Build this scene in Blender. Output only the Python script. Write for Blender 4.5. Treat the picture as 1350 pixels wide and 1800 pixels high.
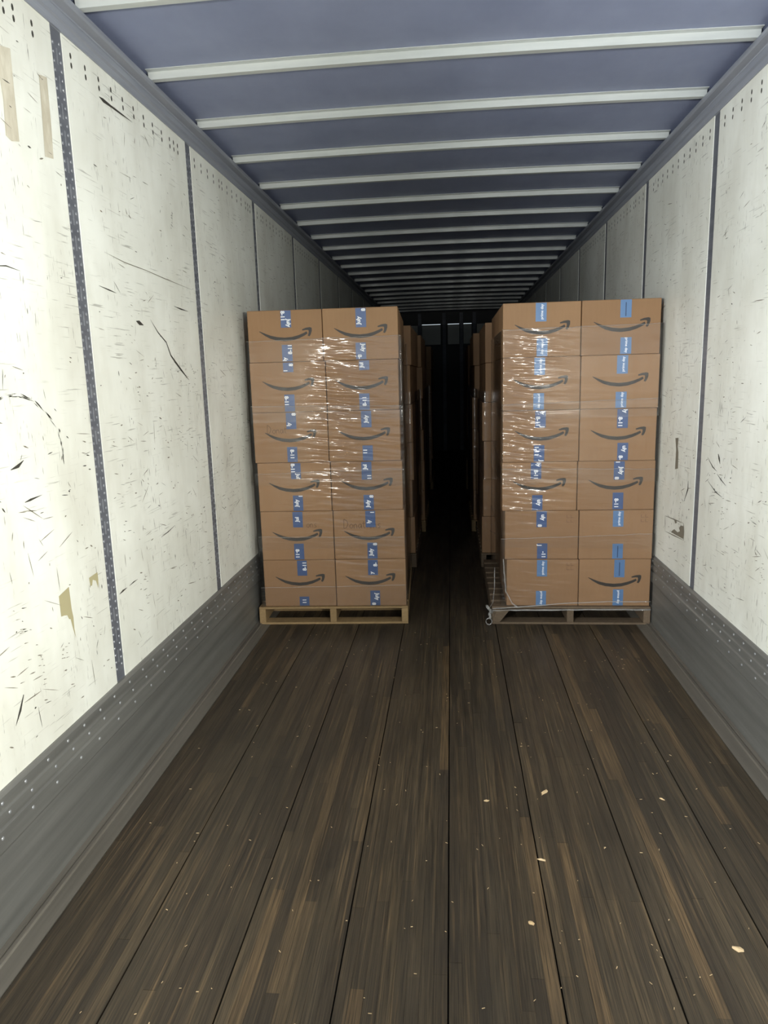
import bpy, bmesh, math, random
from mathutils import Vector, Matrix, noise

# ------------------------------------------------------------------ reset
for o in list(bpy.data.objects):
    bpy.data.objects.remove(o, do_unlink=True)
scene = bpy.context.scene
C = scene.collection
random.seed(11)

# ------------------------------------------------------------------ camera
F_PX, PITCH, YAW, ROLL = 1249.4, -0.1868, -0.0970, -0.0278
CAM = Vector((0.0219, 0.0, 1.5847))
fw = Vector((math.sin(YAW) * math.cos(PITCH), math.cos(YAW) * math.cos(PITCH), math.sin(PITCH)))
rt = Vector((math.cos(YAW), -math.sin(YAW), 0))
up = rt.cross(fw)
r2 = math.cos(ROLL) * rt + math.sin(ROLL) * up
u2 = -math.sin(ROLL) * rt + math.cos(ROLL) * up
cd = bpy.data.cameras.new('camera')
cam = bpy.data.objects.new('camera', cd)
C.objects.link(cam)
cam.matrix_world = Matrix(((r2.x, u2.x, -fw.x, CAM.x), (r2.y, u2.y, -fw.y, CAM.y), (r2.z, u2.z, -fw.z, CAM.z), (0, 0, 0, 1)))
cd.sensor_fit = 'VERTICAL'
cd.sensor_height = 24.0
cd.lens = F_PX / 1800 * 24.0
cd.clip_start = 0.05
scene.camera = cam

# ------------------------------------------------------------------ daylight through the open rear door
Y_DOOR, Y_NOSE = -0.45, 15.5
world = bpy.data.worlds.new('overcast_sky')
scene.world = world
world.use_nodes = True
bg = world.node_tree.nodes['Background']
bg.inputs['Color'].default_value = (0.80, 0.92, 1.0, 1)
bg.inputs['Strength'].default_value = .42
pl = bpy.data.lights.new('door_daylight_portal', 'AREA')
pl.shape = 'RECTANGLE'
pl.size, pl.size_y = 2.56, 2.9
pl.cycles.is_portal = True
po = bpy.data.objects.new('door_daylight_portal', pl)
po.location = (0, Y_DOOR - 0.02, 1.45)
po.rotation_euler = (math.radians(90), 0, 0)
C.objects.link(po)
# two loading-dock lamps on their arms beside the door posts (behind the camera), shining into the trailer
DOCK_LAMPS = [(-1.17, -.30, 1.75, 250.0, (.96, .985, 1.0), (1.285, 2.3, 1.55)), (1.02, -.30, 1.70, 208.0, (1.0, .985, .91), (-1.285, 1.9, 1.5))]
for lx, ly, lz, lw, lc, aim in DOCK_LAMPS:
    ld = bpy.data.lights.new('dock_lamp_beam', 'SPOT')
    ld.energy = lw; ld.color = lc; ld.shadow_soft_size = .085
    ld.spot_size = math.radians(76); ld.spot_blend = 1.0
    lo = bpy.data.objects.new('dock_lamp_beam', ld)
    lo.location = (lx, ly, lz)
    lo.rotation_euler = (Vector(aim) - Vector((lx, ly, lz))).to_track_quat('-Z', 'Y').to_euler()
    C.objects.link(lo)
    # weak all-round point light added at each lamp for glints on the film
    gd = bpy.data.lights.new('film_glint_light', 'POINT')
    gd.energy = 18.0; gd.color = (1.0, .96, .88); gd.shadow_soft_size = .035
    go = bpy.data.objects.new('film_glint_light', gd); go.location = (lx, ly, lz); C.objects.link(go)
scene.view_settings.view_transform = 'Standard'
scene.view_settings.look = 'None'
scene.view_settings.gamma = 1.0
scene.view_settings.use_curve_mapping = False
scene.view_settings.exposure = 1.52

# ------------------------------------------------------------------ helpers
def link(name, me, parent=None, loc=(0, 0, 0), rot=(0, 0, 0)):
    o = bpy.data.objects.new(name, me)
    C.objects.link(o)
    o.location = loc
    o.rotation_euler = rot
    if parent is not None:
        o.parent = parent
    return o

def tag(o, label=None, cat=None, group=None, kind=None):
    if label: o['label'] = label
    if cat: o['category'] = cat
    if group: o['group'] = group
    if kind: o['kind'] = kind
    return o

class MB:
    """collects polygons for one mesh"""
    def __init__(s): s.v, s.f, s.sm = [], [], False
    def poly(s, pts):
        n = len(s.v); s.v += [tuple(p) for p in pts]; s.f.append(tuple(range(n, n + len(pts))))
    def box(s, x0, x1, y0, y1, z0, z1):
        n = len(s.v)
        s.v += [(x0, y0, z0), (x1, y0, z0), (x1, y1, z0), (x0, y1, z0), (x0, y0, z1), (x1, y0, z1), (x1, y1, z1), (x0, y1, z1)]
        s.f += [tuple(n + i for i in q) for q in ((0, 3, 2, 1), (4, 5, 6, 7), (0, 1, 5, 4), (1, 2, 6, 5), (2, 3, 7, 6), (3, 0, 4, 7))]
    def extrude_y(s, prof, y0, y1, closed=True):
        n = len(s.v); k = len(prof)
        s.v += [(x, y0, z) for x, z in prof] + [(x, y1, z) for x, z in prof]
        for i in range(k if closed else k - 1):
            j = (i + 1) % k
            s.f.append((n + i, n + j, n + k + j, n + k + i))
        if closed:
            s.f.append(tuple(n + i for i in range(k))[::-1]); s.f.append(tuple(n + k + i for i in range(k)))
    def extrude_x(s, prof, xs, dz=lambda x: 0.0):
        n = len(s.v); k = len(prof)
        for x in xs: s.v += [(x, y, z + dz(x)) for y, z in prof]
        for a in range(len(xs) - 1):
            for i in range(k):
                j = (i + 1) % k
                s.f.append((n + a * k + i, n + a * k + j, n + (a + 1) * k + j, n + (a + 1) * k + i))
        s.f.append(tuple(n + i for i in range(k))); s.f.append(tuple(n + (len(xs) - 1) * k + i for i in range(k))[::-1])
    def dome(s, c, nrm, r, h, k=8):
        """low rivet head: c on the surface, nrm the direction it stands proud"""
        nrm = Vector(nrm); a = nrm.orthogonal().normalized(); b = nrm.cross(a)
        n = len(s.v); c = Vector(c)
        for rr, hh in ((r, 0), (r * .75, h * .75)):
            for i in range(k):
                t = 2 * math.pi * i / k
                s.v.append(tuple(c + a * rr * math.cos(t) + b * rr * math.sin(t) + nrm * hh))
        s.v.append(tuple(c + nrm * h))
        for i in range(k):
            j = (i + 1) % k
            s.f.append((n + i, n + j, n + k + j, n + k + i)); s.f.append((n + k + i, n + k + j, n + 2 * k))
    def tube(s, pts, r, k=6):
        n = len(s.v); pts = [Vector(p) for p in pts]
        for i, p in enumerate(pts):
            d = (pts[min(i + 1, len(pts) - 1)] - pts[max(i - 1, 0)]).normalized()
            a = d.orthogonal().normalized() if abs(d.z) > .9 else d.cross(Vector((0, 0, 1))).normalized()
            b = d.cross(a)
            rr = r[i] if isinstance(r, (list, tuple)) else r
            for q in range(k):
                t = 2 * math.pi * q / k
                s.v.append(tuple(p + a * rr * math.cos(t) + b * rr * math.sin(t)))
        for i in range(len(pts) - 1):
            for q in range(k):
                w = (q + 1) % k
                s.f.append((n + i * k + q, n + i * k + w, n + (i + 1) * k + w, n + (i + 1) * k + q))
        s.f.append(tuple(n + q for q in range(k))[::-1]); s.f.append(tuple(n + (len(pts) - 1) * k + q for q in range(k)))
    def mesh(s, name, mat, smooth=False, recalc=True):
        me = bpy.data.meshes.new(name)
        me.from_pydata(s.v, [], s.f)
        if recalc:
            bm = bmesh.new(); bm.from_mesh(me); bmesh.ops.recalc_face_normals(bm, faces=bm.faces); bm.to_mesh(me); bm.free()
        if smooth:
            for p in me.polygons: p.use_smooth = True
        me.materials.append(mat)
        me.update()
        return me
    def build(s, name, mat, parent=None, smooth=False, loc=(0, 0, 0), rot=(0, 0, 0), recalc=True):
        return link(name, s.mesh(name, mat, smooth, recalc), parent, loc, rot)

def bevelled_box(name, sx, sy, sz, mat, b=.004, seg=1):
    """box standing on z=0, centred in x, front face at y=0"""
    bm = bmesh.new()
    bmesh.ops.create_cube(bm, size=1.0)
    for v in bm.verts:
        v.co = Vector((v.co.x * sx, (v.co.y + .5) * sy, (v.co.z + .5) * sz))
    bmesh.ops.bevel(bm, geom=list(bm.edges), offset=b, segments=seg, affect='EDGES', profile=.5)
    me = bpy.data.meshes.new(name); bm.to_mesh(me); bm.free()
    me.materials.append(mat)
    return me

# ------------------------------------------------------------------ materials
def srgb(r, g, b):
    f = lambda c: (c / 255 / 12.92) if c / 255 <= .04045 else ((c / 255 + .055) / 1.055) ** 2.4
    return (f(r), f(g), f(b), 1)

class NT:
    def __init__(s, name, rough=.5, metal=0.0, spec=.5):
        s.m = bpy.data.materials.new(name); s.m.use_nodes = True
        s.t = s.m.node_tree; s.n = s.t.nodes
        s.b = s.n['Principled BSDF']
        s.b.inputs['Roughness'].default_value = rough
        s.b.inputs['Metallic'].default_value = metal
        s.b.inputs['Specular IOR Level'].default_value = spec
        s._co = None
    def new(s, t, **k):
        n = s.n.new(t)
        for a, v in k.items(): setattr(n, a, v)
        return n
    def L(s, a, b): s.t.links.new(a, b)
    def co(s, scale, kind='Object'):
        if s._co is None: s._co = s.new('ShaderNodeTexCoord')
        mp = s.new('ShaderNodeMapping'); mp.inputs['Scale'].default_value = scale
        s.L(s._co.outputs[kind], mp.inputs['Vector'])
        return mp.outputs['Vector']
    def noise(s, scale, detail=3, rough=.55, kind='Object', sc=1.0, dist=0.0):
        n = s.new('ShaderNodeTexNoise'); n.inputs['Scale'].default_value = sc
        n.inputs['Detail'].default_value = detail; n.inputs['Roughness'].default_value = rough
        n.inputs['Distortion'].default_value = dist
        s.L(s.co(scale, kind), n.inputs['Vector'])
        return n.outputs['Fac']
    def ramp(s, fac, stops):
        r = s.new('ShaderNodeValToRGB')
        e = r.color_ramp.elements
        while len(e) < len(stops): e.new(.5)
        for q, (p, c) in zip(e, stops):
            q.position = p; q.color = c if isinstance(c, (tuple, list)) else (c, c, c, 1)
        s.L(fac, r.inputs['Fac'])
        return r.outputs['Color']
    def math(s, op, a, b=None, clamp=False):
        n = s.new('ShaderNodeMath', operation=op, use_clamp=clamp)
        for i, q in enumerate((a, b)):
            if q is None: continue
            if isinstance(q, (int, float)): n.inputs[i].default_value = q
            else: s.L(q, n.inputs[i])
        return n.outputs[0]
    def mix(s, fac, a, b, blend='MIX'):
        n = s.new('ShaderNodeMix', data_type='RGBA', blend_type=blend)
        for q, i in ((fac, 0), (a, 6), (b, 7)):
            if isinstance(q, (int, float, tuple)): n.inputs[i].default_value = q
            else: s.L(q, n.inputs[i])
        return n.outputs[2]
    def color(s, c):
        if isinstance(c, tuple): s.b.inputs['Base Color'].default_value = c
        else: s.L(c, s.b.inputs['Base Color'])
        return s
    def bump(s, h, strength=.3, dist=.002):
        b = s.new('ShaderNodeBump'); b.inputs['Strength'].default_value = strength; b.inputs['Distance'].default_value = dist
        s.L(h, b.inputs['Height']); s.L(b.outputs['Normal'], s.b.inputs['Normal'])
        return b.outputs['Normal']
    def rand(s):
        return s.new('ShaderNodeObjectInfo').outputs['Random']

def m_wall():
    t = NT('white_liner_paint', .42, spec=.45)
    mott = t.ramp(t.noise((3, 2.2, 2.2), 4, .6), [(.3, srgb(220, 221, 211)), (.7, srgb(238, 240, 232))])
    # vertical grain ticks and horizontal scrapes, each gathered in worn patches
    ticks = t.ramp(t.noise((1, 190, 17), 2, .5), [(.66, 0.0), (.72, 1.0)])
    tmask = t.ramp(t.noise((1, 5, 2.6), 3, .6), [(.47, 0.0), (.6, 1.0)])
    scr = t.ramp(t.noise((1, 7, 170), 2, .5), [(.64, 0.0), (.70, 1.0)])
    smask = t.ramp(t.noise((1, 2.6, 5.5), 3, .6, dist=.3), [(.44, 0.0), (.58, 1.0)])
    a = t.math('MULTIPLY', ticks, tmask)
    b = t.math('MULTIPLY', scr, smask)
    w = t.math('MAXIMUM', a, t.math('MULTIPLY', b, .55), True)
    dirt = t.ramp(t.noise((1, 3.4, 1.1), 4, .65), [(.45, 0.0), (.75, 1.0)])
    c = t.mix(t.math('MULTIPLY', dirt, .28), mott, srgb(160, 152, 130))
    t.color(t.mix(t.math('MULTIPLY', w, .85), c, srgb(84, 78, 66)))
    t.bump(t.noise((1, 9, 9), 4), .15, .002)
    return t.m

def m_metal(name, col, col2, rough=.45, metal=.6, stretch=(4, .8, 30)):
    t = NT(name, rough, metal)
    n = t.noise(stretch, 4, .6)
    t.color(t.ramp(n, [(.3, col), (.7, col2)]))
    rr = t.ramp(t.noise((6, 2, 6), 3), [(.3, rough - .08), (.7, rough + .12)])
    t.L(rr, t.b.inputs['Roughness'])
    t.bump(t.noise(stretch, 2), .08, .002)
    return t.m

def m_plain(name, col, rough=.5, metal=0.0):
    return NT(name, rough, metal).color(col).m

def m_card():
    t = NT('kraft_cardboard', .62, spec=.3)
    r = t.rand()
    base = t.mix(r, srgb(143, 111, 80), srgb(154, 121, 88))
    fib = t.ramp(t.noise((60, 60, 9), 3, .6), [(.3, 0.0), (.7, 1.0)])
    c = t.mix(t.math('MULTIPLY', fib, .16), base, srgb(122, 90, 60))
    blot = t.ramp(t.noise((5, 5, 5), 3), [(.35, 0.0), (.75, 1.0)])
    t.color(t.mix(t.math('MULTIPLY', blot, .14), c, srgb(170, 134, 99)))
    t.bump(t.noise((3, 3, 160), 1), .06, .001)
    return t.m

def m_wood_floor():
    t = NT('worn_laminated_floor_oak', .5, spec=.4)
    r = t.rand()
    base = t.ramp(r, [(0.0, srgb(70, 60, 48)), (.5, srgb(84, 73, 57)), (.85, srgb(99, 85, 65)), (1.0, srgb(122, 100, 72))])
    st = t.ramp(t.noise((75, 1.6, 1), 4, .6), [(.36, 0.0), (.68, 1.0)])
    c = t.mix(t.math('MULTIPLY', st, .62), base, srgb(40, 34, 28))
    fine = t.ramp(t.noise((360, 4.5, 1), 4, .65), [(.42, 0.0), (.62, 1.0)])
    c = t.mix(t.math('MULTIPLY', fine, .68), c, srgb(36, 31, 26))
    light = t.ramp(t.noise((95, 1.7, 1), 3, .6), [(.56, 0.0), (.74, 1.0)])
    c = t.mix(t.math('MULTIPLY', light, .5), c, srgb(138, 114, 82))
    worn = t.ramp(t.noise((210, 3.2, 1), 3, .65), [(.56, 0.0), (.68, 1.0)])
    c = t.mix(t.math('MULTIPLY', worn, .6), c, srgb(27, 23, 19))
    dirt = t.ramp(t.noise((1.6, .9, 1), 4, .6), [(.38, 0.0), (.66, 1.0)])
    t.color(t.mix(t.math('MULTIPLY', dirt, .55), c, srgb(42, 39, 34)))
    t.L(t.ramp(t.noise((12, 1.5, 1), 3), [(.3, .38), (.7, .6)]), t.b.inputs['Roughness'])
    t.bump(t.noise((260, 5, 1), 3), .35, .0015)
    return t.m

def m_pallet(name, a, b):
    t = NT(name, .7, spec=.25)
    r = t.rand()
    base = t.mix(r, a, b)
    g = t.ramp(t.noise((30, 30, 60), 3, .6, dist=.6), [(.35, 0.0), (.7, 1.0)])
    t.color(t.mix(t.math('MULTIPLY', g, .35), base, tuple(c * .55 for c in a[:3]) + (1,)))
    t.bump(t.noise((40, 40, 80), 3), .3, .001)
    return t.m

def m_film(name, haze=.008, rough=.1):
    m = bpy.data.materials.new(name); m.use_nodes = True
    t = m.node_tree; n = t.nodes
    n.remove(n['Principled BSDF'])
    out = n['Material Output']
    tc = n.new('ShaderNodeTexCoord'); mp = n.new('ShaderNodeMapping'); mp.inputs['Scale'].default_value = (7, 7, 60)
    ns = n.new('ShaderNodeTexNoise'); ns.inputs['Scale'].default_value = 1; ns.inputs['Detail'].default_value = 2
    t.links.new(tc.outputs['Object'], mp.inputs['Vector']); t.links.new(mp.outputs['Vector'], ns.inputs['Vector'])
    bp = n.new('ShaderNodeBump'); bp.inputs['Strength'].default_value = .35; bp.inputs['Distance'].default_value = .004
    t.links.new(ns.outputs['Fac'], bp.inputs['Height'])
    gl = n.new('ShaderNodeBsdfGlossy'); gl.inputs['Roughness'].default_value = rough
    gl.inputs['Color'].default_value = (1, .99, .97, 1)
    t.links.new(bp.outputs['Normal'], gl.inputs['Normal'])
    tr = n.new('ShaderNodeBsdfTransparent'); tr.inputs['Color'].default_value = (.985, .985, .98, 1)
    df = n.new('ShaderNodeBsdfDiffuse'); df.inputs['Color'].default_value = (.85, .85, .84, 1)
    fr = n.new('ShaderNodeFresnel'); fr.inputs['IOR'].default_value = 1.45
    t.links.new(bp.outputs['Normal'], fr.inputs['Normal'])
    cl = n.new('ShaderNodeMath'); cl.operation = 'MINIMUM'; cl.inputs[1].default_value = .6
    t.links.new(fr.outputs[0], cl.inputs[0])
    m1 = n.new('ShaderNodeMixShader'); m1.inputs[0].default_value = haze
    t.links.new(tr.outputs[0], m1.inputs[1]); t.links.new(df.outputs[0], m1.inputs[2])
    m2 = n.new('ShaderNodeMixShader')
    t.links.new(cl.outputs[0], m2.inputs[0]); t.links.new(m1.outputs[0], m2.inputs[1]); t.links.new(gl.outputs[0], m2.inputs[2])
    t.links.new(m2.outputs[0], out.inputs['Surface'])
    return m

M = {}
M['wall'] = m_wall()
M['divider'] = m_metal('galvanised_divider_steel', srgb(98, 101, 110), srgb(116, 119, 127), .5, .3)
M['stud'] = m_metal('worn_rivet_steel', srgb(150, 152, 156), srgb(176, 178, 180), .4, .5)
M['dimple'] = m_metal('dull_divider_dimple', srgb(124, 127, 134), srgb(142, 145, 150), .5, .35)
M['scuff'] = m_metal('dark_scuff_plate_steel', srgb(104, 104, 101), srgb(126, 126, 122), .45, .3, (3, .9, 26))
M['strip'] = m_metal('dull_floor_edge_steel', srgb(104, 100, 92), srgb(126, 121, 112), .5, .35, (30, .8, 3))
M['rail'] = m_metal('grey_aluminium_rail', srgb(136, 141, 152), srgb(154, 158, 167), .45, .25)
M['bow'] = m_metal('galvanised_roof_bow', srgb(186, 191, 190), srgb(204, 208, 206), .42, .15, (2, 20, 20))
M['roof'] = m_metal('grey_roof_sheet', srgb(134, 143, 172), srgb(148, 157, 186), .5, .1, (2, 2, 2))
M['outer'] = m_plain('dark_outer_sheet', srgb(70, 72, 76), .6)
M['floor'] = m_wood_floor()
M['gap'] = m_plain('dirty_floor_joint', srgb(28, 24, 20), .9)
M['card'] = m_card()
M['print'] = m_plain('black_print_ink', srgb(50, 45, 40), .5)
M['tape'] = NT('blue_packing_tape', .3).color(srgb(68, 90, 134)).m
M['tape_light'] = NT('light_blue_packing_tape', .3).color(srgb(92, 126, 168)).m
M['tape_dark'] = m_plain('dark_blue_tape_line', srgb(52, 76, 110), .4)
M['letter'] = m_plain('white_tape_lettering', srgb(240, 242, 245), .45)
M['pen'] = m_plain('brown_marker_ink', srgb(98, 72, 50), .7)
M['icon'] = m_plain('faint_brown_icon_ink', srgb(124, 92, 68), .7)
M['pal_new'] = m_pallet('fresh_pallet_pine', srgb(142, 118, 84), srgb(162, 136, 98))
M['pal_old'] = m_pallet('weathered_pallet_wood', srgb(96, 82, 66), srgb(116, 100, 82))
M['film'] = m_film('clear_stretch_film')
M['film_edge'] = m_film('rolled_film_edge', .16, .2)
M['mark'] = m_plain('black_rubber_scuff', srgb(58, 56, 50), .7)
M['mark2'] = m_plain('grey_brown_scuff', srgb(120, 114, 100), .7)
M['peel'] = NT('peeled_liner_fibre', .8).m
t = NT('peeled_liner_fibre_wood', .8)
t.color(t.ramp(t.noise((1, 30, 10), 4, .6), [(.3, srgb(180, 172, 152)), (.7, srgb(208, 203, 186))]))
M['peel'] = t.m
M['residue'] = m_plain('tan_tape_residue', srgb(170, 162, 126), .7)
M['chip'] = m_pallet('pale_wood_chip', srgb(206, 176, 132), srgb(226, 200, 160))
M['ground'] = m_plain('dock_concrete', srgb(196, 196, 192), .85)
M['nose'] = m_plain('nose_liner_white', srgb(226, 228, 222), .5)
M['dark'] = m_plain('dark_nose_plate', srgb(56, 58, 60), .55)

# ================================================================== THE TRAILER
W = 1.285            # half width at the liner
ZT, ZB = 2.769, .4418
Z_BOW = 2.872        # underside of bows
Z_ROOF = 2.904
SEAM = {-1: 2.53, 1: 2.549}
DIV = .072

# ground outside the open door
g = MB(); g.box(-14, 14, -26, Y_DOOR - .03, -.12, -.05)
tag(g.build('floor_dock_apron', M['ground']), kind='structure')

# ---- floor
FL = 1.18
fl = MB(); fl.box(-FL, FL, Y_DOOR, Y_NOSE, -.05, -.022)
floor = tag(fl.build('floor', M['gap']), kind='structure')
NB, NS = 8, 8
bwid = 2 * FL / NB
rest = MB()
Y_A, Y_B = .75, 5.7
for b in range(NB):
    x0 = -FL + b * bwid + .0022
    x1 = -FL + (b + 1) * bwid - .0022
    pb = MB(); pb.box(x0, x1, Y_DOOR, Y_NOSE, -.022, -.006)
    plank = pb.build('plank', M['gap'], floor)
    sw = (x1 - x0) / NS
    for k in range(NS):
        xa, xb = x0 + k * sw + .0002, x0 + (k + 1) * sw - .0002
        rest.box(xa, xb, Y_DOOR, Y_A - .0008, -.006, random.uniform(-.0006, 0))
        rest.box(xa, xb, Y_B + .0008, Y_NOSE, -.006, random.uniform(-.0006, 0))
        y = Y_A
        cut = random.uniform(.3, 1.5)
        while y < Y_B - 1e-6:
            ye = min(y + cut, Y_B)
            if Y_B - ye < .5: ye = Y_B
            sb = MB(); h = random.uniform(-.0008, 0)
            sb.box(xa, xb, y, ye - .0006, -.006, h)
            sb.build('stave', M['floor'], plank)
            y = ye; cut = random.uniform(1.0, 1.7)
tag(rest.build('stave', M['floor'], floor), kind='stuff')

# ---- metal strips along the floor edges
for i, s in enumerate((-1, 1)):
    m = MB()
    prof = [(s * (FL + .001), -.05), (s * (FL + .001), .001), (s * 1.236, .003), (s * 1.240, .009), (s * 1.252, .009), (s * 1.2535, .004), (s * 1.258, .004), (s * 1.2595, .010), (s * 1.2725, .012), (s * 1.30, .0121), (s * 1.30, -.05)]
    m.extrude_y(prof, Y_DOOR, Y_NOSE)
    tag(m.build('trim_%d' % (i + 1), M['strip']), kind='structure')

# ---- scuff plates
for s, nm in ((-1, 'baseboard_left'), (1, 'baseboard_right')):
    m = MB()
    X = lambda d: s * (W - .012 + d)     # positive d goes outwards
    prof = [(s * 1.30, .0122), (X(0), .0122), (X(0), .268), (X(-.003), .276), (X(-.003), .336), (X(.003), .342), (X(.003), .349), (X(-.003), .355),
            (X(-.003), .384), (X(.003), .389), (X(.003), .394), (X(-.003), .399), (X(-.003), .430), (X(.004), .4418), (s * 1.30, .4418)]
    m.extrude_y(prof, Y_DOOR, Y_NOSE)
    bb = tag(m.build(nm, M['scuff']), kind='structure')
    for z, dy, off in ((.414, .118, 0), (.370, .118, .03), (.315, .146, .06)):
        r = MB()
        y = .2 + off
        while y < 6.5:
            yy = y + random.uniform(-.012, .012)
            r.dome((X(-.0028), yy, z), (-s, 0, 0), .0062, .0032, 8)
            y += dy
        tag(r.build('rivet_row', M['stud'], bb, smooth=True), kind='stuff')

# ---- top rails
for i, s in enumerate((-1, 1)):
    m = MB()
    X = lambda d: s * (W - d)
    prof = [(s * 1.33, ZT - .02), (X(.0), ZT - .004), (X(.006), ZT - .004), (X(.008), ZT + .022), (X(.014), ZT + .030), (X(.016), ZT + .052), (X(.010), ZT + .060),
            (X(.012), ZT + .066), (X(.036), ZT + .076), (X(.040), ZT + .084), (X(.040), ZT + .098), (X(.032), ZT + .106), (s * 1.33, ZT + .106)]
    m.extrude_y(prof, Y_DOOR, Y_NOSE)
    tag(m.build('trim_%d' % (i + 3), M['rail']), kind='structure')

# ---- ceiling sheet with its bows
arch = lambda x: .012 * (1 - (x / W) ** 2)
xs = [-1.30 + 2.60 * i / 16 for i in range(17)]
m = MB(); m.extrude_x([(Y_DOOR, Z_ROOF), (Y_NOSE, Z_ROOF), (Y_NOSE, Z_ROOF + .01), (Y_DOOR, Z_ROOF + .01)], xs, arch)
ceil = tag(m.build('ceiling', M['roof']), kind='structure')
xb = [-1.262 + 2.524 * i / 16 for i in range(17)]
m = MB()
zr = Z_ROOF - .0004
m.extrude_x([(-.032, zr), (-.032, zr - .003), (-.004, zr - .003), (-.001, Z_BOW), (.030, Z_BOW), (.034, zr - .003), (.058, zr - .003), (.058, zr)], xb, arch)
bow_me = m.mesh('roof_bow', M['bow'])
yb = 3.2537 - .6093 * 6
while yb < Y_NOSE - .1:
    if yb > Y_DOOR + .05: link('roof_bow', bow_me, ceil, (0, yb, 0))
    yb += .6093

# ---- side walls
def ribbon(mb, s, pts, w0, w1=None, off=.0013, jag=.3):
    """tapering scuff on a liner panel; pts are (y, z)"""
    n = len(pts); w1 = w0 if w1 is None else w1
    L, R = [], []
    for i, (y, z) in enumerate(pts):
        a = pts[max(i - 1, 0)]; b = pts[min(i + 1, n - 1)]
        dy, dz = b[0] - a[0], b[1] - a[1]; d = math.hypot(dy, dz) or 1
        t = i / (n - 1)
        w = (w0 + (w1 - w0) * t) * (1 if 0 < i < n - 1 else .15) * random.uniform(1 - jag, 1 + jag) * .5
        L.append((s * (W - off), y - dz / d * w, z + dy / d * w)); R.append((s * (W - off), y + dz / d * w, z - dy / d * w))
    for i in range(n - 1): mb.poly([L[i], L[i + 1], R[i + 1], R[i]])

def outline(mb, s, pts, off=.0012):
    mb.poly([(s * (W - off), y, z) for y, z in pts])

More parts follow.
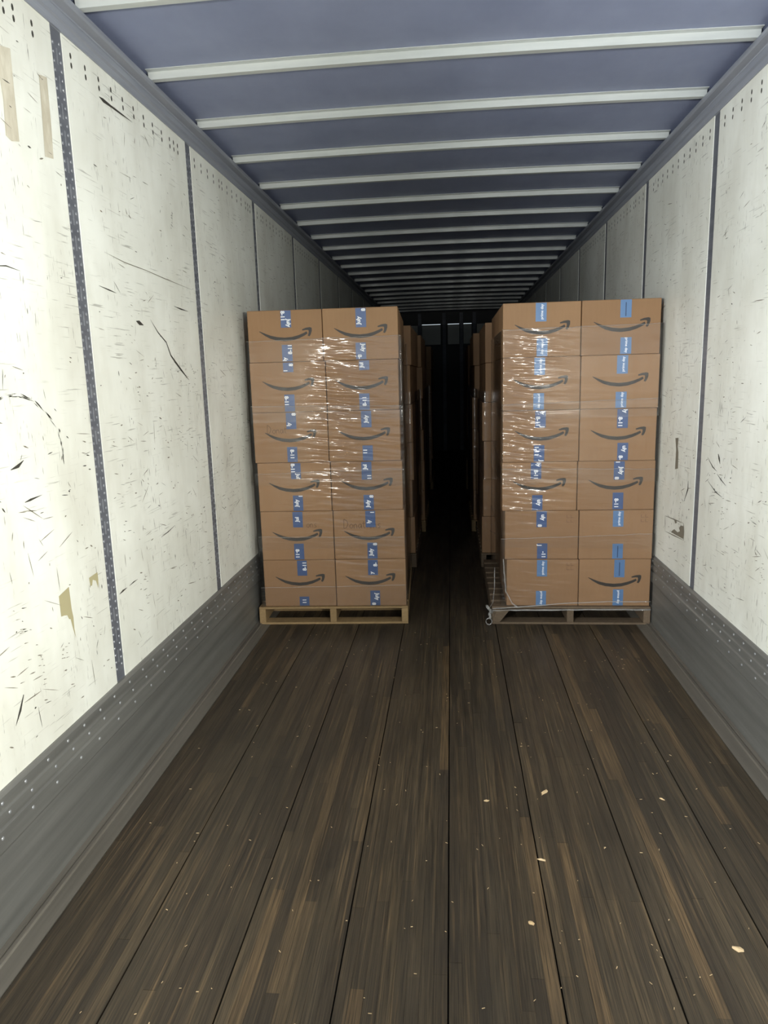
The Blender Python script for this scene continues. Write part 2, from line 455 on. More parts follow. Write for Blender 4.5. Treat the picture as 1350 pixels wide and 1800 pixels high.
for s, nm in ((-1, 'wall_left'), (1, 'wall_right')):
    m = MB(); m.box(*(sorted((s * 1.302, s * 1.345))), Y_DOOR, Y_NOSE, 0, Z_ROOF + .01)
    wall = tag(m.build(nm, M['outer']), kind='structure')
    k = -3
    while True:
        yc = SEAM[s] + 1.22 * k            # divider centre; the panel follows it
        if yc > Y_NOSE: break
        y0, y1 = max(yc + DIV / 2, Y_DOOR), min(yc + 1.22 - DIV / 2, Y_NOSE)
        if y1 > Y_DOOR + .05:
            pm = MB()
            pm.extrude_y([(s * W, ZB - .02), (s * W, ZT), (s * 1.301, ZT), (s * 1.301, ZB - .02)], y0, y1)
            panel = pm.build('liner_panel', M['wall'], wall)
            near = y0 < 6.5
            # pairs of fastener holes under the rail
            if near:
                hb = MB(); y = y0 + .05
                while y < y1 - .03:
                    for z in (2.714, 2.683):
                        c = [( s * (W - .0009), y + .0062 * math.cos(a) + .0, z + .0105 * math.sin(a)) for a in [2 * math.pi * q / 8 for q in range(8)]]
                        hb.poly(c)
                    y += random.choice((.095, .095, .1, .1, .05))
                tag(hb.build('fastener_holes', M['mark'], panel), kind='stuff')
                # random scuffs
                for mat, cnt in (('mark', 80), ('mark2', 170)):
                    sb = MB()
                    for _ in range(cnt):
                        cy, cz = random.uniform(y0 + .03, y1 - .03), random.choice((random.uniform(.5, 2.65), random.uniform(.5, 1.7)))
                        ln = random.choice((.006, .01, .014, .02, .03, .05)) * random.uniform(.7, 1.5) * (1.5 if mat == 'mark2' else 1)
                        an = random.gauss(-.12, .28) if random.random() < .72 else random.gauss(1.5, .25)
                        ln = min(ln, (min(cy - y0, y1 - cy)) * 1.8)
                        pts = [(cy + (q - .5) * ln * math.cos(an), cz + (q - .5) * ln * math.sin(an)) for q in (0, .33, .66, 1)]
                        ribbon(sb, s, pts, random.uniform(.0018, .0048) if ln < .03 else random.uniform(.0014, .003))
                    # clusters of short strokes
                    for _ in range(3 if mat == 'mark' else 6):
                        cy, cz = random.uniform(y0 + .1, y1 - .1), random.uniform(.6, 2.5)
                        for q in range(random.randint(5, 10)):
                            py, pz = cy + random.gauss(0, .012), cz + random.gauss(0, .045)
                            ribbon(sb, s, [(py, pz), (py + .006, pz - .001), (py + random.uniform(.01, .025), pz - .004)], .0026)
                    tag(sb.build('scuff_marks', M[mat], panel), kind='stuff')
            def mark(fn, name, mat):
                q = MB(); fn(q); return q.build(name, M[mat], panel)
            if s < 0 and abs(yc - 1.31) < .1:
                def f(q):
                    for path, wd in (([(1.95, 1.552), (2.02, 1.56), (2.077, 1.562), (2.154, 1.542), (2.211, 1.504), (2.262, 1.458)], .011), ([(2.272, 1.456), (2.280, 1.415), (2.282, 1.386), (2.288, 1.328)], .013)):
                        for lane in range(9):
                            o_ = (lane - 4) / 4 * wd * .55
                            for i in range(len(path) - 1):
                                (ya, za), (yb2, zb2) = path[i], path[i + 1]
                                t0 = random.uniform(-.1, .45); t1 = t0 + random.uniform(.25, .7)
                                fade = 1 - .5 * abs(lane - 4) / 4
                                if random.random() > .8 * fade: continue
                                dn = math.hypot(yb2 - ya, zb2 - za); ny_, nz_ = -(zb2 - za) / dn * o_, (yb2 - ya) / dn * o_
                                P_ = [(ya + (yb2 - ya) * t_ + ny_, za + (zb2 - za) * t_ + nz_) for t_ in (t0, (t0 + t1) / 2, t1)]
                                ribbon(q, s, P_, .0026)
                mark(f, 'tyre_scuff', 'mark')
                mark(lambda q: outline(q, s, [(2.13, 2.565), (2.193, 2.573), (2.243, 2.585), (2.238, 2.45), (2.236, 2.324), (2.195, 2.313), (2.168, 2.321), (2.176, 2.42), (2.172, 2.477), (2.15, 2.50)]), 'peeled_patch', 'peel')
                mark(lambda q: outline(q, s, [(2.393, 2.571), (2.44, 2.580), (2.437, 2.45), (2.428, 2.328), (2.376, 2.321), (2.385, 2.45)]), 'peeled_patch', 'peel')
                mark(lambda q: outline(q, s, [(2.163, .899), (2.229, .912), (2.231, .83), (2.236, .80), (2.234, .76), (2.238, .724), (2.226, .764), (2.218, .80), (2.208, .804), (2.200, .82), (2.183, .825), (2.163, .828)]), 'tape_residue', 'residue')
                mark(lambda q: outline(q, s, [(2.366, .904), (2.429, .908), (2.43, .88), (2.424, .848), (2.412, .88), (2.39, .89), (2.382, .871), (2.370, .872)]), 'tape_residue', 'residue')
                def f(q):
                    ribbon(q, s, [(2.04, 1.238), (2.07, 1.241), (2.137, 1.246)], .012, .003)
                    ribbon(q, s, [(1.86, .59), (1.89, .625), (1.915, .665)], .006, .02)
                    ribbon(q, s, [(2.02, 1.93), (2.09, 1.94), (2.16, 1.935)], .005, .003)
                    ribbon(q, s, [(1.99, 1.345), (2.03, 1.352), (2.06, 1.366)], .012, .01)
                mark(f, 'scuff_mark', 'mark')
            if s < 0 and abs(yc - 2.53) < .1:
                mark(lambda q: ribbon(q, s, [(3.107, 1.862), (3.182, 1.81), (3.266, 1.772), (3.308, 1.714), (3.36, 1.684), (3.423, 1.649), (3.52, 1.6)], .007, .010), 'long_scratch', 'mark')
                mark(lambda q: ribbon(q, s, [(2.729, 2.083), (2.9, 2.070), (3.1, 2.068), (3.3, 2.060), (3.66, 2.05)], .003, .004), 'long_scratch', 'mark2')
                mark(lambda q: ribbon(q, s, [(2.81, 2.652), (2.84, 2.650), (2.906, 2.651), (3.0, 2.653), (3.094, 2.655)], .014, .003), 'scuff_mark', 'mark')
                def f(q):
                    ribbon(q, s, [(2.58, .775), (2.61, .780), (2.65, .782)], .007, .007)
                    ribbon(q, s, [(2.67, .783), (2.71, .787), (2.75, .788)], .006, .003)
                    ribbon(q, s, [(3.02, .905), (3.10, .912), (3.19, .925)], .006, .006)
                    ribbon(q, s, [(2.96, 1.845), (2.99, 1.84), (3.03, 1.833)], .018, .012)
                    ribbon(q, s, [(2.66, 1.952), (2.74, 1.945), (2.8, 1.94)], .006, .004)
                    ribbon(q, s, [(3.40, 1.945), (3.48, 1.94), (3.58, 1.937)], .008, .006)
                mark(f, 'scuff_mark', 'mark')
            if s > 0 and abs(yc + 1.22 - 4.99) < .1:
                # stencilled frame, half worn away
                def f(q):
                    a = .0012; fr = [(4.285, .732), (3.945, .756), (3.931, .664), (4.272, .641)]
                    for i in range(4):
                        p, r_ = fr[i], fr[(i + 1) % 4]
                        ribbon(q, s, [p, ((p[0] + r_[0]) / 2, (p[1] + r_[1]) / 2), r_], .007 if i != 1 else .016, None, jag=.1)
                    outline(q, s, [(3.94, .67), (3.945, .74), (3.99, .735), (4.02, .715), (4.0, .70), (4.04, .685), (4.10, .69), (4.14, .672), (4.16, .66), (4.06, .664)])
                    outline(q, s, [(4.07, .745), (4.11, .742), (4.09, .725), (4.06, .735)])
                mark(f, 'stencil_remains', 'mark2')
                mark(lambda q: outline(q, s, [(4.16, 1.204), (4.105, 1.21), (4.112, 1.16), (4.096, 1.13), (4.090, 1.04), (4.14, 1.029), (4.138, 1.14)]), 'tape_residue', 'mark2')
                mark(lambda q: ribbon(q, s, [(3.906, .997), (3.905, .951), (3.955, .881)], .02, .008), 'scuff_mark', 'mark')
            if s > 0 and abs(yc - 2.549) < .1:
                def f(q):
                    ribbon(q, s, [(3.64, 1.155), (3.56, 1.115), (3.50, 1.10)], .006, .004)
                    ribbon(q, s, [(3.50, 1.09), (3.45, 1.07), (3.38, 1.05)], .008, .006)
                    ribbon(q, s, [(3.62, 1.04), (3.5, 1.0), (3.42, .99)], .004, .007)
                    ribbon(q, s, [(3.50, 1.185), (3.485, 1.165), (3.47, 1.14)], .03, .014)
                mark(f, 'scuff_mark', 'mark')
        if y0 > Y_DOOR + .05 or yc > Y_DOOR:
            dm = MB()
            dm.extrude_y([(s * (W + .003), ZB - .02), (s * (W + .003), ZT), (s * 1.302, ZT), (s * 1.302, ZB - .02)], yc - DIV / 2 - .0005, yc + DIV / 2 + .0005)
            dv = dm.build('divider_strip', M['divider'], wall)
            if s < 0 and yc < 7:
                r = MB(); z = ZB + .05; i = 0
                while z < ZT - .04:
                    for dy in (-.021, .021):
                        r.dome((s * (W + .0032), yc + dy, z + (.008 if dy > 0 else 0)), (-s, 0, 0), .0062, .003, 8)
                    if i % 3 == 1: r.box(*sorted((s * (W + .0032), s * (W + .0018))), yc - .0035, yc + .0035, z - .005, z + .045)
                    z += .0285; i += 1
                tag(r.build('rivet_heads', M['dimple'], dv), kind='stuff')
            elif yc < 6:
                r = MB(); z = ZB + .08
                while z < ZT - .04:
                    for dy in (-.026, .026): r.dome((s * (W + .0032), yc + dy, z), (-s, 0, 0), .004, .0018, 6)
                    z += .10
                tag(r.build('rivet_heads', M['divider'], dv), kind='stuff')
        k += 1

# ---- nose wall: dark lower plate, pale panels between posts, narrow daylight vents above them
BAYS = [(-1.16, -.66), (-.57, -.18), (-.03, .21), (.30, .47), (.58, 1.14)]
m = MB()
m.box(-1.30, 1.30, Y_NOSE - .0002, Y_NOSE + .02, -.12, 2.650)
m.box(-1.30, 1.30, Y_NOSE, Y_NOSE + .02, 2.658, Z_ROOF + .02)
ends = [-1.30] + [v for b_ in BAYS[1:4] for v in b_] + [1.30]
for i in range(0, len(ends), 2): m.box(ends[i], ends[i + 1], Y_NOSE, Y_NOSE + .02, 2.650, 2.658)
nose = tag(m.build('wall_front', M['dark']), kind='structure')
for xa, xb2 in BAYS:
    m = MB(); m.box(xa, xb2, Y_NOSE - .012, Y_NOSE - .0005, 2.24, 2.640); m.build('liner_panel', M['nose'], nose)
for xa, xb2 in [(-.66, -.57), (-.18, -.03), (.21, .30), (.47, .58)]:
    m = MB(); m.box((xa + xb2) / 2 - .035, (xa + xb2) / 2 + .035, Y_NOSE - .05, Y_NOSE - .0005, .0, 2.88); m.build('nose_post', M['divider'], nose)

# ================================================================== PALLETS
PH = .118
PIVOT = Vector((-.285, 4.445, 0))
YAW_L = math.radians(2.0)
def yawed(p):
    return PIVOT + Matrix.Rotation(YAW_L, 3, 'Z') @ (Vector(p) - PIVOT)
def make_pallet(x0, x1, y0, mat, label, depth=1.2, split=False, yaw=False):
    cx, w = (x0 + x1) / 2, x1 - x0
    root = link('wooden_pallet', None, None, (cx, y0, 0))
    if yaw:
        root.location = yawed(root.location); root.rotation_euler.z = YAW_L
    tag(root, label, 'pallet', 'pallets under the wrapped stacks')
    th = .013
    for i, x in enumerate((-w / 2 + .021, 0, w / 2 - .021)):
        me = bevelled_box('stringer', .042, depth, PH - 2 * th - .001, mat, .002)
        link('stringer', me, root, (x, 0, th + .0005))
    top = bevelled_box('top_board', w, .10, th, mat, .0015)
    for i in range(9):
        link('top_board', top, root, (0, i * (depth - .10) / 8, PH - th))
    bot = bevelled_box('bottom_board', w, .10, th, mat, .0015)
    for i in (0, 1, 3, 4):
        link('bottom_board', bot, root, (0, .0 + i * (depth - .10) / 4, 0))
    if split:
        q = MB()
        q.extrude_y([(-w / 2 + .002, .016), (-w / 2 + .05, .016), (-w / 2 + .115, .10), (-w / 2 + .03, .10)], -.006, -.0005)
        q.build('split_wood', mat, root)
    return root

# ================================================================== CARTONS
BW, BD, BH = .452, .388, .312
SM_LOW = [(150, 275), (190, 305), (230, 328), (280, 343), (340, 350), (400, 345), (450, 330), (490, 312), (512, 298)]
SM_UP = [(154, 273), (193, 290), (234, 306), (283, 318), (340, 324), (395, 320), (442, 309), (480, 295), (505, 283)]
HEAD_T = [(472, 267), (500, 257), (530, 253), (544, 258), (544, 280), (535, 306), (525, 320)]
HEAD_I = [(474, 276), (500, 273), (515, 273), (521, 277), (521, 287), (519, 298), (513, 314)]
def uv(p):
    return ((p[0] - 347.5) / 545 * BW, (505 - p[1]) / 380 * BH)
def smile_mesh():
    m = MB()
    for A, B in ((SM_LOW, SM_UP), (HEAD_T, HEAD_I)):
        for i in range(len(A) - 1):
            q = [uv(A[i]), uv(A[i + 1]), uv(B[i + 1]), uv(B[i])]
            m.poly([(x, -.0008, z) for x, z in q])
    return m.mesh('smile_arrow_print', M['print'])
SMILE = smile_mesh()

TW = .064
def tape_mesh(name, mat, h):
    m = MB(); m.box(-TW / 2, TW / 2, -.0011, -.0001, 0, h); return m.mesh(name, mat)
TAPES = {}
def tape(kind, h):
    k = (kind, round(h, 3))
    if k not in TAPES: TAPES[k] = tape_mesh('packing_tape', M['tape' if kind == 'b' else 'tape_light'], h)
    return TAPES[k]

TXT = {}
def text_mesh(body, size, bold=.0):
    k = (body, size)
    if k in TXT: return TXT[k]
    cu = bpy.data.curves.new('lettering', 'FONT')
    cu.body = body; cu.size = size; cu.offset = bold
    cu.align_x = 'CENTER'; cu.resolution_u = 3
    ob = bpy.data.objects.new('lettering_source', cu); C.objects.link(ob)
    dg = bpy.context.evaluated_depsgraph_get()
    me = bpy.data.meshes.new_from_object(ob.evaluated_get(dg))
    me.name = 'tape_lettering'
    bpy.data.objects.remove(ob, do_unlink=True); bpy.data.curves.remove(cu)
    zs = [v.co.y for v in me.vertices]; xs_ = [v.co.x for v in me.vertices]
    cy, cx = (size * .69 / 2), (max(xs_) + min(xs_)) / 2
    for v in me.vertices: v.co = Vector((v.co.x - cx, v.co.y - cy, 0))
    me.materials.clear(); me.materials.append(M['letter'])
    TXT[k] = (me, max(xs_) - min(xs_))
    return TXT[k]

def add_tape(box, kind, x, z0, h, texts, direction):
    tp = link('packing_tape', tape(kind, h), box, (x, 0, z0))
    if kind in 'lk':
        if kind == 'l':
            me, ln = text_mesh('prime day', .022, .0004)
            o = link('tape_lettering', me, tp, (.004, -.0015, h * .52), (math.radians(90), math.radians(90 if direction == 'D' else -90), 0))
        else:
            m = MB(); m.box(-.003, .003, -.0016, -.0012, h * .08, h * .85); m.build('dark_line', M['tape_dark'], tp)
        return
    for body, track, v in texts:
        me, ln = text_mesh(body, .033, .0012)
        lim = max(h - ln * .62, 0)
        zc = min(max(h * (1 - v), ln / 2 + .002), max(h - ln / 2 - .002, ln / 2 + .002))
        link('tape_lettering', me, tp, (track * .0175, -.0016, zc), (math.radians(90), math.radians(90 if direction == 'D' else -90), 0))

def strokes(letters, x, z, h, w):
    """hand lettering as thin pen ribbons"""
    m = MB()
    S = {'D': [[(.05, 0), (.1, 1.0)], [(.1, 1.0), (.5, .75), (.6, .4), (.35, .05), (.05, 0)]],
         'o': [[(.3, .45), (.1, .35), (.08, .12), (.3, 0), (.48, .15), (.45, .38), (.3, .45)]],
         'n': [[(.05, .45), (.08, 0)], [(.08, .3), (.25, .46), (.4, .36), (.44, 0)]],
         'a': [[(.45, .42), (.2, .45), (.06, .2), (.2, .0), (.42, .15), (.46, .42), (.5, .0)]],
         't': [[(.22, .75), (.2, .1), (.38, .02)], [(.02, .5), (.42, .52)]],
         'i': [[(.1, .42), (.12, 0)], [(.1, .6), (.12, .64)]],
         's': [[(.4, .45), (.15, .42), (.12, .28), (.38, .18), (.32, .02), (.05, .02)]]}
    adv = {'D': .75, 'i': .28}
    cx = x
    for ch in letters:
        for st in S[ch]:
            pts = [(cx + a * h * .8, z + b * h) for a, b in st]
            for i in range(len(pts) - 1):
                (xa, za), (xc, zc) = pts[i], pts[i + 1]
                d = math.hypot(xc - xa, zc - za) or 1; nx, nz = -(zc - za) / d * w / 2, (xc - xa) / d * w / 2
                m.poly([(xa + nx, -.0009, za + nz), (xc + nx, -.0009, zc + nz), (xc - nx, -.0009, zc - nz), (xa - nx, -.0009, za - nz)])
        cx += adv.get(ch, .56) * h * .8
    return m.mesh('handwriting', M['pen'])

CARD = bevelled_box('cardboard_box', BW, BD, BH - .002, M['card'], .004, 2)
ORD = ['bottom layer', 'second layer up', 'third layer up', 'fourth layer up', 'fifth layer up', 'top layer']
# measured rows, top to bottom: outer edge, seam, outer edge
ROWS = {-1: [(-1.220, -.757, -.294), (-1.222, -.748, -.298), (-1.223, -.749, -.295), (-1.212, -.743, -.288), (-1.211, -.739, -.282), (-1.212, -.738, -.280)],
        1: [(.337, .798, 1.255), (.339, .801, 1.260), (.339, .801, 1.256), (.337, .796, 1.262), (.355, .812, 1.262), (.366, .818, 1.260)]}
ZL = {-1: [2.008, 1.696, 1.388, 1.070, .755, .432, PH], 1: [2.0, 1.681, 1.363, 1.046, .739, .425, PH]}
T = {  # stack, column, row: (top tape), (bottom tape) as kind, direction, texts
 (-1, 0, 0): (('b', 'D', [('8-11', -1, .25), ('July', 1, .75)]), ('b', 'U', [('8-11', 1, .3), ('ly', -1, .85)])),
 (-1, 0, 1): (('b', 'U', [('8', 1, .25), ('l', -1, .85)]), ('b', 'D', [('8-11', -1, .35)])),
 (-1, 0, 2): (('b', 'U', [('8', 1, .1), ('ly', -1, .7)]), ('b', 'D', [('8-11', 0, .45)])),
 (-1, 0, 3): (('b', 'D', [('8-11', -1, .25), ('Jul', .8, .8)]), ('b', 'U', [('1', 1, .04), ('July', -.6, .5)])),
 (-1, 0, 4): (('b', 'U', [('Jul', -.3, .5)]), ('b', 'D', [('8-11', -.6, .6)])),
 (-1, 0, 5): (('b', 'U', [('8-11', .9, .4)]), ('b', 'D', [('11', 0, .5)])),
 (-1, 1, 0): (('b', 'U', [('8', .9, .1), ('July', -.9, .65)]), ('b', 'D', [('July', .9, .3), ('8-', -.4, .85)])),
 (-1, 1, 1): (('b', 'U', [('Jul', -1, .5)]), ('b', 'U', [('8-11', 0, .5)])),
 (-1, 1, 2): (('b', 'U', [('July', -.2, .5)]), ('b', 'D', [('11', -.9, .4)])),
 (-1, 1, 3): (('b', 'U', [('Jul', -.6, .3), ('11', .9, .85)]), ('b', 'U', [('8', 1, .08), ('July', -.4, .6)])),
 (-1, 1, 4): (('b', 'U', [('1', .7, .1), ('ly', -.7, .65)]), ('b', 'U', [('8', 1, .08), ('July', -.6, .6)])),
 (-1, 1, 5): (('b', 'U', [('8-', .9, .3), ('y', -.6, .85)]), ('b', 'D', [('July', .8, .4), ('8', -.5, .92)])),
 (1, 0, 0): (('l', 'U', []), ('l', 'D', [])),
 (1, 0, 1): (('l', 'U', []), ('l', 'D', [])),
 (1, 0, 2): (('b', 'D', [('ly', .9, .12), ('8-11', -.8, .6), ('J', .8, .95)]), ('b', 'D', [('1-11', -.8, .35), ('J', .9, .95)])),
 (1, 0, 3): (('b', 'D', [('ly', .9, .15), ('8-11', .0, .75)]), ('b', 'D', [('uly', .7, .5)])),
 (1, 0, 4): (('b', 'D', [('uly', .6, .4), ('8', -.6, .95)]), ('b', 'D', [('J', -.9, .1), ('-11', .5, .7)])),
 (1, 0, 5): (('l', 'U', []), ('l', 'D', [])),
 (1, 1, 0): (('k', 'U', []), ('l', 'D', [])),
 (1, 1, 1): (('l', 'U', []), ('l', 'U', [])),
 (1, 1, 2): (('b', 'D', [('ly', .9, .12), ('8-11', -.7, .65)]), ('b', 'D', [('uly', .6, .35), ('8-', -.6, .85)])),
 (1, 1, 3): (('b', 'D', [('1', -.5, .04), ('July', .8, .5), ('8', -.7, .95)]), ('b', 'D', [('8-11', -.5, .6)])),
 (1, 1, 4): (('l', 'U', []), ('k', 'D', [])),
 (1, 1, 5): (('k', 'U', []), ('l', 'D', [])),
}
SIDE = {-1: 'left', 1: 'right'}
def place_front_stack(s, yf):
    for r in range(6):
        xa, xm, xc = ROWS[s][r]
        z0, z1 = ZL[s][r + 1], ZL[s][r]
        for c in range(2):
            x0, x1 = (xa, xm - .002) if c == 0 else (xm + .002, xc)
            w = x1 - x0
            jy = random.uniform(-.003, .003)
            me = bevelled_box('cardboard_box', w, BD, z1 - z0 - .0012, M['card'], .0045, 2)
            b = link('cardboard_box', me, None, ((x0 + x1) / 2, yf + jy, z0 + .0004))
            if s < 0:
                b.location = yawed(b.location); b.rotation_euler.z = YAW_L
            col = ('wall side' if (c == 0) == (s < 0) else 'aisle side')
            smile = not (s > 0 and (r, c) in ((4, 0), (4, 1), (5, 0)))
            what = 'brown carton with smile arrow' if smile else 'brown carton without arrow'
            lay = ORD[5 - r]
            if s < 0 and (r, c) == (4, 1): what = 'brown carton handwritten Donations under blue tape'
            tag(b, '%s, %s, %s of front %s stack' % (what, lay, col, SIDE[s]), 'box', 'cartons in the front %s stack' % SIDE[s])
            if smile:
                link('smile_arrow_print', SMILE, b, (random.uniform(-.006, .006), 0, random.uniform(-.004, .004) + (.014 if (s, r) == (-1, 5) else 0)))
            else:
                q = MB()
                for i, (dx, dz) in enumerate(((0, 0), (.026, 0), (0, .028), (.026, .028))):
                    q.box(w / 2 - .075 + dx, w / 2 - .057 + dx, -.0012, -.0002, BH - .075 + dz, BH - .072 + dz)
                    q.box(w / 2 - .075 + dx, w / 2 - .072 + dx, -.0012, -.0002, BH - .075 + dz, BH - .056 + dz)
                q.build('handling_icons', M['icon'], b)
            tx = random.uniform(-.012, .012) + (.01 if s < 0 else -.01)
            if s > 0 and c == 1: tx += .03
            (k1, d1, t1), (k2, d2, t2) = T[(s, c, r)]
            h1, h2 = random.choice((.102, .108, .114)), random.choice((.096, .1, .106))
            H = z1 - z0 - .0012
            if (s, r) == (-1, 1): h1 = .058
            if (s, r) == (-1, 5) and c == 0: h2 = .062
            add_tape(b, k1, tx, H - h1 - .003, h1, t1, d1)
            add_tape(b, k2, tx + random.uniform(-.006, .01), .003, h2, t2, d2)
            if s < 0 and (r, c) == (4, 1): link('handwriting', strokes('Donations', -.165, .205, .062, .0036), b)
            if s < 0 and (r, c) == (2, 0): link('handwriting', strokes('Donat', -.15, .185, .055, .0028), b)
            if s < 0 and (r, c) == (4, 0): link('handwriting', strokes('ons', .06, .215, .055, .0026), b)
            # cartons behind it on the same pallet
            for dpt in (1, 2):
                bb = link('cardboard_box', me, None, ((x0 + x1) / 2 + random.uniform(-.0006, .0006), yf + .003 + dpt * (BD + .0045), z0 + .0004))
                if s < 0:
                    bb.location = yawed(bb.location); bb.rotation_euler.z = YAW_L
                tag(bb, 'plain brown carton, %s, %s, %s row of front %s stack' % (lay, col, ('middle', 'rear')[dpt - 1], SIDE[s]), 'box', 'cartons in the front %s stack' % SIDE[s])

YF = 4.445
place_front_stack(-1, YF)
place_front_stack(1, YF)
make_pallet(-1.252, -.270, 4.425, M['pal_new'], 'clean pale pine pallet under the front left stack of cartons', yaw=True)
make_pallet(.272, 1.264, 4.425, M['pal_old'], 'weathered grey brown pallet with film over its deck, front right stack', split=True)

# ---- cartons farther up the trailer, seen along the aisle
NTH = ['', 'second', 'third', 'fourth', 'fifth', 'sixth']
T_TOP, T_BOT = tape('b', .1), tape('b', .096)
STACKS = []
for s in (-1, 1):
    edge = {-1: [0, -.292, -.262, -.30, -.25, -.28], 1: [0, .275, .235, .26, .24, .27]}[s]
    for j in range(1, 6):
        yf = YF + 1.40 * j
        e = edge[j]
        x_in, x_out = e, e + s * .955
        lo, hi = min(x_in - s * .012, x_out), max(x_in - s * .012, x_out)
        make_pallet(max(lo, -1.264), min(hi, 1.264), yf - .02, M['pal_new' if (j + s) % 2 else 'pal_old'], 'wooden pallet under the %s stack along the %s wall' % (NTH[j], SIDE[s]))
        for l in range(6):
            sh = random.uniform(-.01, .014) + (.012 if (s > 0 and l > 3) else 0)
            for dpt in range(3):
                b = link('cardboard_box', CARD, None, (e + s * (BW / 2 + sh), yf + dpt * (BD + .003), PH + .0006 + l * BH))
                tag(b, 'brown carton, %s, %s of aisle column, %s stack along %s wall' % (ORD[l], ('front', 'middle', 'rear')[dpt], NTH[j], SIDE[s]), 'box', 'cartons in the stacks behind')
                if dpt == 0 and j < 4:
                    link('smile_arrow_print', SMILE, b)
                    link('packing_tape', T_TOP, b, (.01, 0, BH - .106))
                    link('packing_tape', T_BOT, b, (.008, 0, .003))
        STACKS.append((s, j, e, yf))

# ================================================================== STRETCH FILM
def film_band(root, x0, x1, y0, y1, zc, h, tilt, seed, off, crinkle, fine=.0055, coarse=.12, edge=True):
    """one pass of film round the stack: dense in front, coarse elsewhere"""
    xa, xb_, ya, yb_ = x0 - off, x1 + off, y0 - off, y1 + off
    per = []
    n = max(int((xb_ - xa) / (fine * 2.2)), 4)
    per += [(xa + (xb_ - xa) * i / n, ya, 0, -1) for i in range(n)]
    n = max(int((yb_ - ya) / coarse), 3)
    per += [(xb_, ya + (yb_ - ya) * i / n, 1, 0) for i in range(n)]
    n = max(int((xb_ - xa) / coarse), 3)
    per += [(xb_ + (xa - xb_) * i / n, yb_, 0, 1) for i in range(n)]
    n = max(int((yb_ - ya) / coarse), 3)
    per += [(xa, yb_ + (ya - yb_) * i / n, -1, 0) for i in range(n)]
    nz = max(int(h / fine), 4)
    m = MB(); K = len(per)
    for k in range(nz + 1):
        for (x, y, nx, ny) in per:
            tx = (x - (x0 + x1) / 2)
            z = zc - h / 2 + h * k / nz + tilt * tx
            if k == nz: z += .006 * noise.noise((x * 9, seed, 3))
            d = 0
            if ny < 0:
                a = crinkle(x, z)
                d = a * (.0052 * noise.noise((x * 5 + seed, z * 42 + x * 5, seed)) + .0022 * noise.noise((x * 7, z * 105 + x * 8, seed + 9)))
                d += a * .0009 * noise.noise((x * 14, z * 16, seed + 4)) + .0012 * noise.noise((x * 3, z * 26, seed + 7))
                d = max(d, -off + .0022)
            m.v.append((x + nx * d, y + ny * d, z))
    for k in range(nz):
        for i in range(K):
            j = (i + 1) % K
            m.f.append((k * K + i, k * K + j, (k + 1) * K + j, (k + 1) * K + i))
    band = m.build('film_band', M['film'], root, smooth=True, recalc=False)
    if edge:
        q = MB()
        pts = [m.v[nz * K + i] for i in range(0, len([p for p in per if p[3] < 0 and p[2] == 0]), 2)]
        pts = [(x, y - .0005, z) for x, y, z in pts]
        q.tube(pts, .0016, 4)
        q.build('rolled_edge', M['film_edge'], band, smooth=True)
    return band

def bump2(x, z, cx, cz, sx, sz):
    return math.exp(-((x - cx) / sx) ** 2 - ((z - cz) / sz) ** 2)
def crL(x, z):
    return .18 + 1.2 * bump2(x, z, -.62, 1.55, .17, .32) + 1.3 * bump2(x, z, -.68, 1.10, .2, .28) + .6 * bump2(x, z, -.45, 1.25, .25, .25) + .5 * bump2(x, z, -.5, .4, .3, .18) + .7 * bump2(x, z, -.7, .8, .12, .1)
def crR(x, z):
    return .10 + 1.3 * bump2(x, z, .42, 1.35, .12, .38) + 1.2 * bump2(x, z, .5, .88, .16, .2) + .6 * bump2(x, z, .6, 1.75, .2, .1) + .8 * bump2(x, z, .5, .25, .3, .18)

fL = link('stretch_wrap', None, None, PIVOT - Matrix.Rotation(YAW_L, 3, 'Z') @ PIVOT, (0, 0, YAW_L))
tag(fL, 'clear glossy crinkled film wrapped round the front left stack of cartons', 'stretch film', 'stretch film round the stacks')
for i, (zc, h, ti) in enumerate(((1.58, .50, .012), (1.17, .50, -.018), (.76, .50, .02), (.355, .46, -.014), (.19, .13, .01))):
    film_band(fL, -1.223, -.280, YF - .004, YF + 1.178, zc, h, ti, 3 + i * 5, .0075 + .0022 * (i % 2) + (.003 if i == 4 else 0), crL)
fR = link('stretch_wrap', None, None, (0, 0, 0))
tag(fR, 'clear film with torn tail wrapped round the front right stack of cartons', 'stretch film', 'stretch film round the stacks')
for i, (zc, h, ti) in enumerate(((1.58, .54, .008), (1.16, .50, .02), (.75, .50, -.014), (.345, .46, .03))):
    film_band(fR, .339, 1.2625, YF - .004, YF + 1.178, zc, h, ti, 43 + i * 5, .0065 + .0022 * (i % 2), crR)
# film pulled down over the pallet deck, its gathered rope, and the loose knot with a ring
def rope(parent, pts, r, name='film_rope', seed=0):
    q = MB(); P = []
    for a in range(len(pts) - 1):
        for t_ in range(6):
            p = Vector(pts[a]).lerp(Vector(pts[a + 1]), t_ / 6)
            P.append(p + Vector((noise.noise((p.x * 30, seed, p.z * 30)), noise.noise((seed, p.x * 30, p.z * 30)), noise.noise((p.z * 30, p.x * 30, seed)))) * r * .8)
    P.append(Vector(pts[-1]))
    q.tube(P, [r * (.75 + .5 * abs(noise.noise((i * .7, seed, 1)))) for i in range(len(P))], 7)
    return q.build(name, M['film_edge'], parent, smooth=True)
rope(fR, [(.275, 4.416, .095), (.5, 4.416, .098), (.8, 4.417, .100), (1.262, 4.417, .104)], .006, seed=2)
rope(fR, [(.275, 4.414, .108), (.45, 4.416, .118), (.7, 4.42, .14), (1.0, 4.428, .150), (1.262, 4.430, .152)], .004, seed=5)
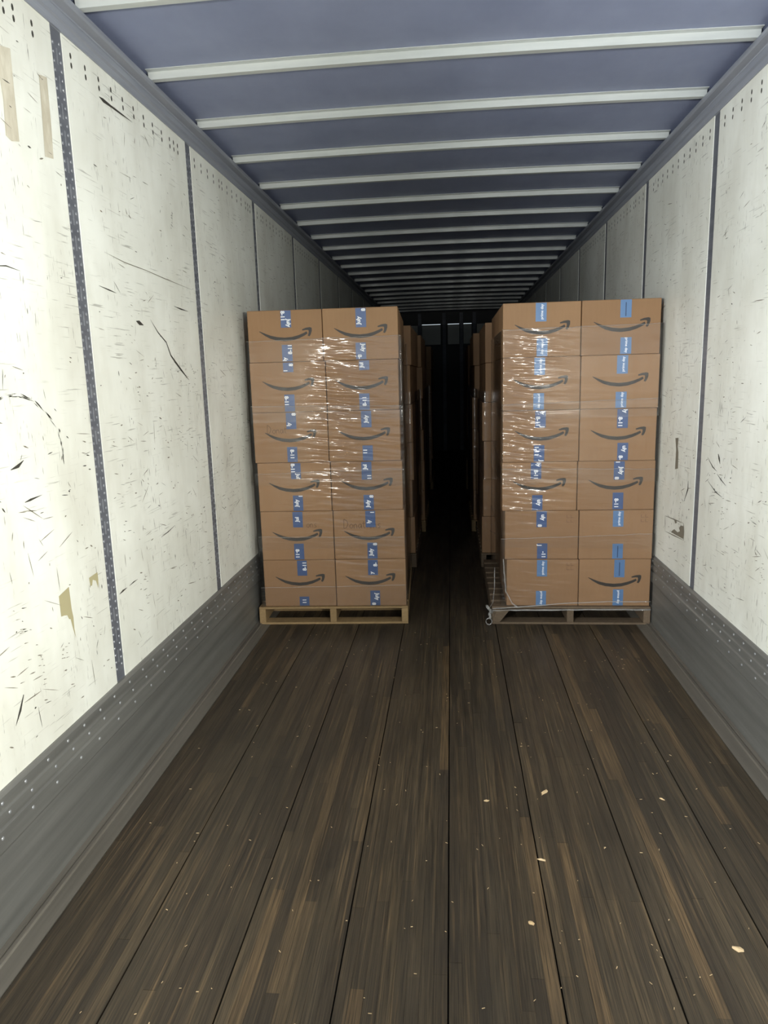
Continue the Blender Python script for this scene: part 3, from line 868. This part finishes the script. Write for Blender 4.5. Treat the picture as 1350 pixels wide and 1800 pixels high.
rope(fR, [(.345, 4.432, .43), (.352, 4.43, .33), (.36, 4.43, .22), (.40, 4.424, .14), (.44, 4.418, .112)], .005, seed=8)
rope(fR, [(.30, 4.60, .33), (.295, 4.55, .20), (.282, 4.48, .13), (.26, 4.43, .11)], .003, seed=12)
rope(fR, [(.285, 4.42, .085), (.268, 4.412, .075), (.258, 4.408, .10), (.246, 4.405, .115), (.236, 4.404, .128)], .011, 'film_knot', 14)
rope(fR, [(.262, 4.41, .105), (.256, 4.408, .075), (.262, 4.406, .055), (.256, 4.405, .042)], .010, 'film_knot', 17)
q = MB(); q.tube([(.252 + .019 * math.cos(a), 4.404, .025 + .021 * math.sin(a)) for a in [2 * math.pi * i / 20 + .7 for i in range(21)]], .0035, 6)
q.build('film_ring', M['film_edge'], fR, smooth=True)
flat = lambda x, z: .8
for (s, j, e, yf) in STACKS:
    f = link('stretch_wrap', None, None, (0, 0, 0))
    tag(f, 'clear film round the %s stack of cartons along the %s wall' % (NTH[j], SIDE[s]), 'stretch film', 'stretch film round the stacks')
    xo = e + s * (BW + .03)
    x0, x1 = min(e - s * .012, xo), max(e - s * .012, xo)
    for i, (zc, h, ti) in enumerate(((1.15, .62, .01), (.55, .66, -.01))):
        film_band(f, x0, x1, yf - .003, yf + 1.174, zc, h, ti, 90 + j * 7 + i + (50 if s > 0 else 0), .006 + .002 * i, flat, fine=.02, edge=False)

# ================================================================== DOCK LAMPS (behind the camera)
for (lx, ly, lz, lw, lc, aim), sd in zip(DOCK_LAMPS, ('left', 'right')):
    s = -1 if lx < 0 else 1
    d = (Vector(aim) - Vector((lx, ly, lz))).normalized()
    root = link('dock_lamp', None, None, (s * 1.262, ly - .16, lz))
    tag(root, 'dock lamp on a swing arm beside the %s door post' % sd, 'lamp', 'dock lamps at the door')
    q = MB(); q.box(-.03, .03, -.035, .035, -.08, .08); q.build('wall_bracket', M['divider'], root, loc=(s * -.012, 0, 0))
    q = MB(); q.tube([(0, 0, .02), (-s * .045, .03, .03), (-s * .075, .05, .0)], .012, 8); q.build('swing_arm', M['divider'], root, smooth=True)
    c0 = Vector((lx, ly, lz)) - root.location
    q = MB(); q.tube([c0 - d * .13, c0 - d * .125, c0 - d * .09, c0 - d * .088], [.03, .06, .085, .085], 16); q.build('lamp_head', M['scuff'], root, smooth=False)

# ================================================================== LITTER ON THE FLOOR
def chip(x, y, lx, ly, rot, label, seed):
    rr = random.Random(seed)
    m = MB(); n = 9
    ring = [(lx * math.cos(2 * math.pi * i / n) * rr.uniform(.6, 1.1), ly * math.sin(2 * math.pi * i / n) * rr.uniform(.6, 1.1)) for i in range(n)]
    h = .0035
    for i in range(n):
        a, b = ring[i], ring[(i + 1) % n]
        m.poly([(a[0], a[1], 0), (b[0], b[1], 0), (b[0], b[1], h * .6), (a[0], a[1], h * .6)])
        m.poly([(a[0], a[1], h * .6), (b[0], b[1], h * .6), (0, 0, h * 1.5)])
    m.poly([(p[0], p[1], 0) for p in ring[::-1]])
    o = m.build('wood_chip', M['chip'], None, loc=(x, y, .0003), rot=(0, 0, rot))
    tag(o, label, 'wood chip', 'splinters on the floor')
chip(.366, 2.529, .026, .009, .9, 'long tan splinter on the dark floor, farthest of the larger chips', 1)
chip(.141, 2.462, .011, .006, .2, 'small pale chip on the floor left of the long tan splinter', 2)
chip(.308, 2.135, .016, .006, -.3, 'narrow tan chip lying on a floorboard seam midway down the floor', 3)
chip(.242, 1.853, .009, .010, .5, 'round whitish chip, brightest spot on the near floor', 4)
chip(.800, 1.789, .016, .011, -.5, 'broad tan chip on the floor near the lower right corner', 5)
chip(.796, 2.505, .012, .003, -.7, 'thin pale sliver on the floor beside the right wall', 6)
m = MB()
for _ in range(260):
    x, y = random.uniform(-1.1, 1.12), 1.3 + 3.0 * random.random() ** 1.5
    l, w, a = random.uniform(.0014, .005), random.uniform(.0005, .0011), random.uniform(0, 6.28)
    c_, s_ = math.cos(a), math.sin(a)
    P = [(x + c_ * l - s_ * w, y + s_ * l + c_ * w), (x - c_ * l - s_ * w, y - s_ * l + c_ * w), (x - c_ * l + s_ * w, y - s_ * l - c_ * w), (x + c_ * l + s_ * w, y + s_ * l - c_ * w)]
    n = len(m.v)
    m.v += [(p[0], p[1], .0002) for p in P] + [(p[0], p[1], .0013) for p in P]
    m.f += [tuple(n + i for i in q) for q in ((0, 1, 5, 4), (1, 2, 6, 5), (2, 3, 7, 6), (3, 0, 4, 7), (4, 5, 6, 7))]
tag(m.build('wood_flecks', M['chip']), 'tiny pale wood flecks scattered over the dark floor', 'debris', kind='stuff')
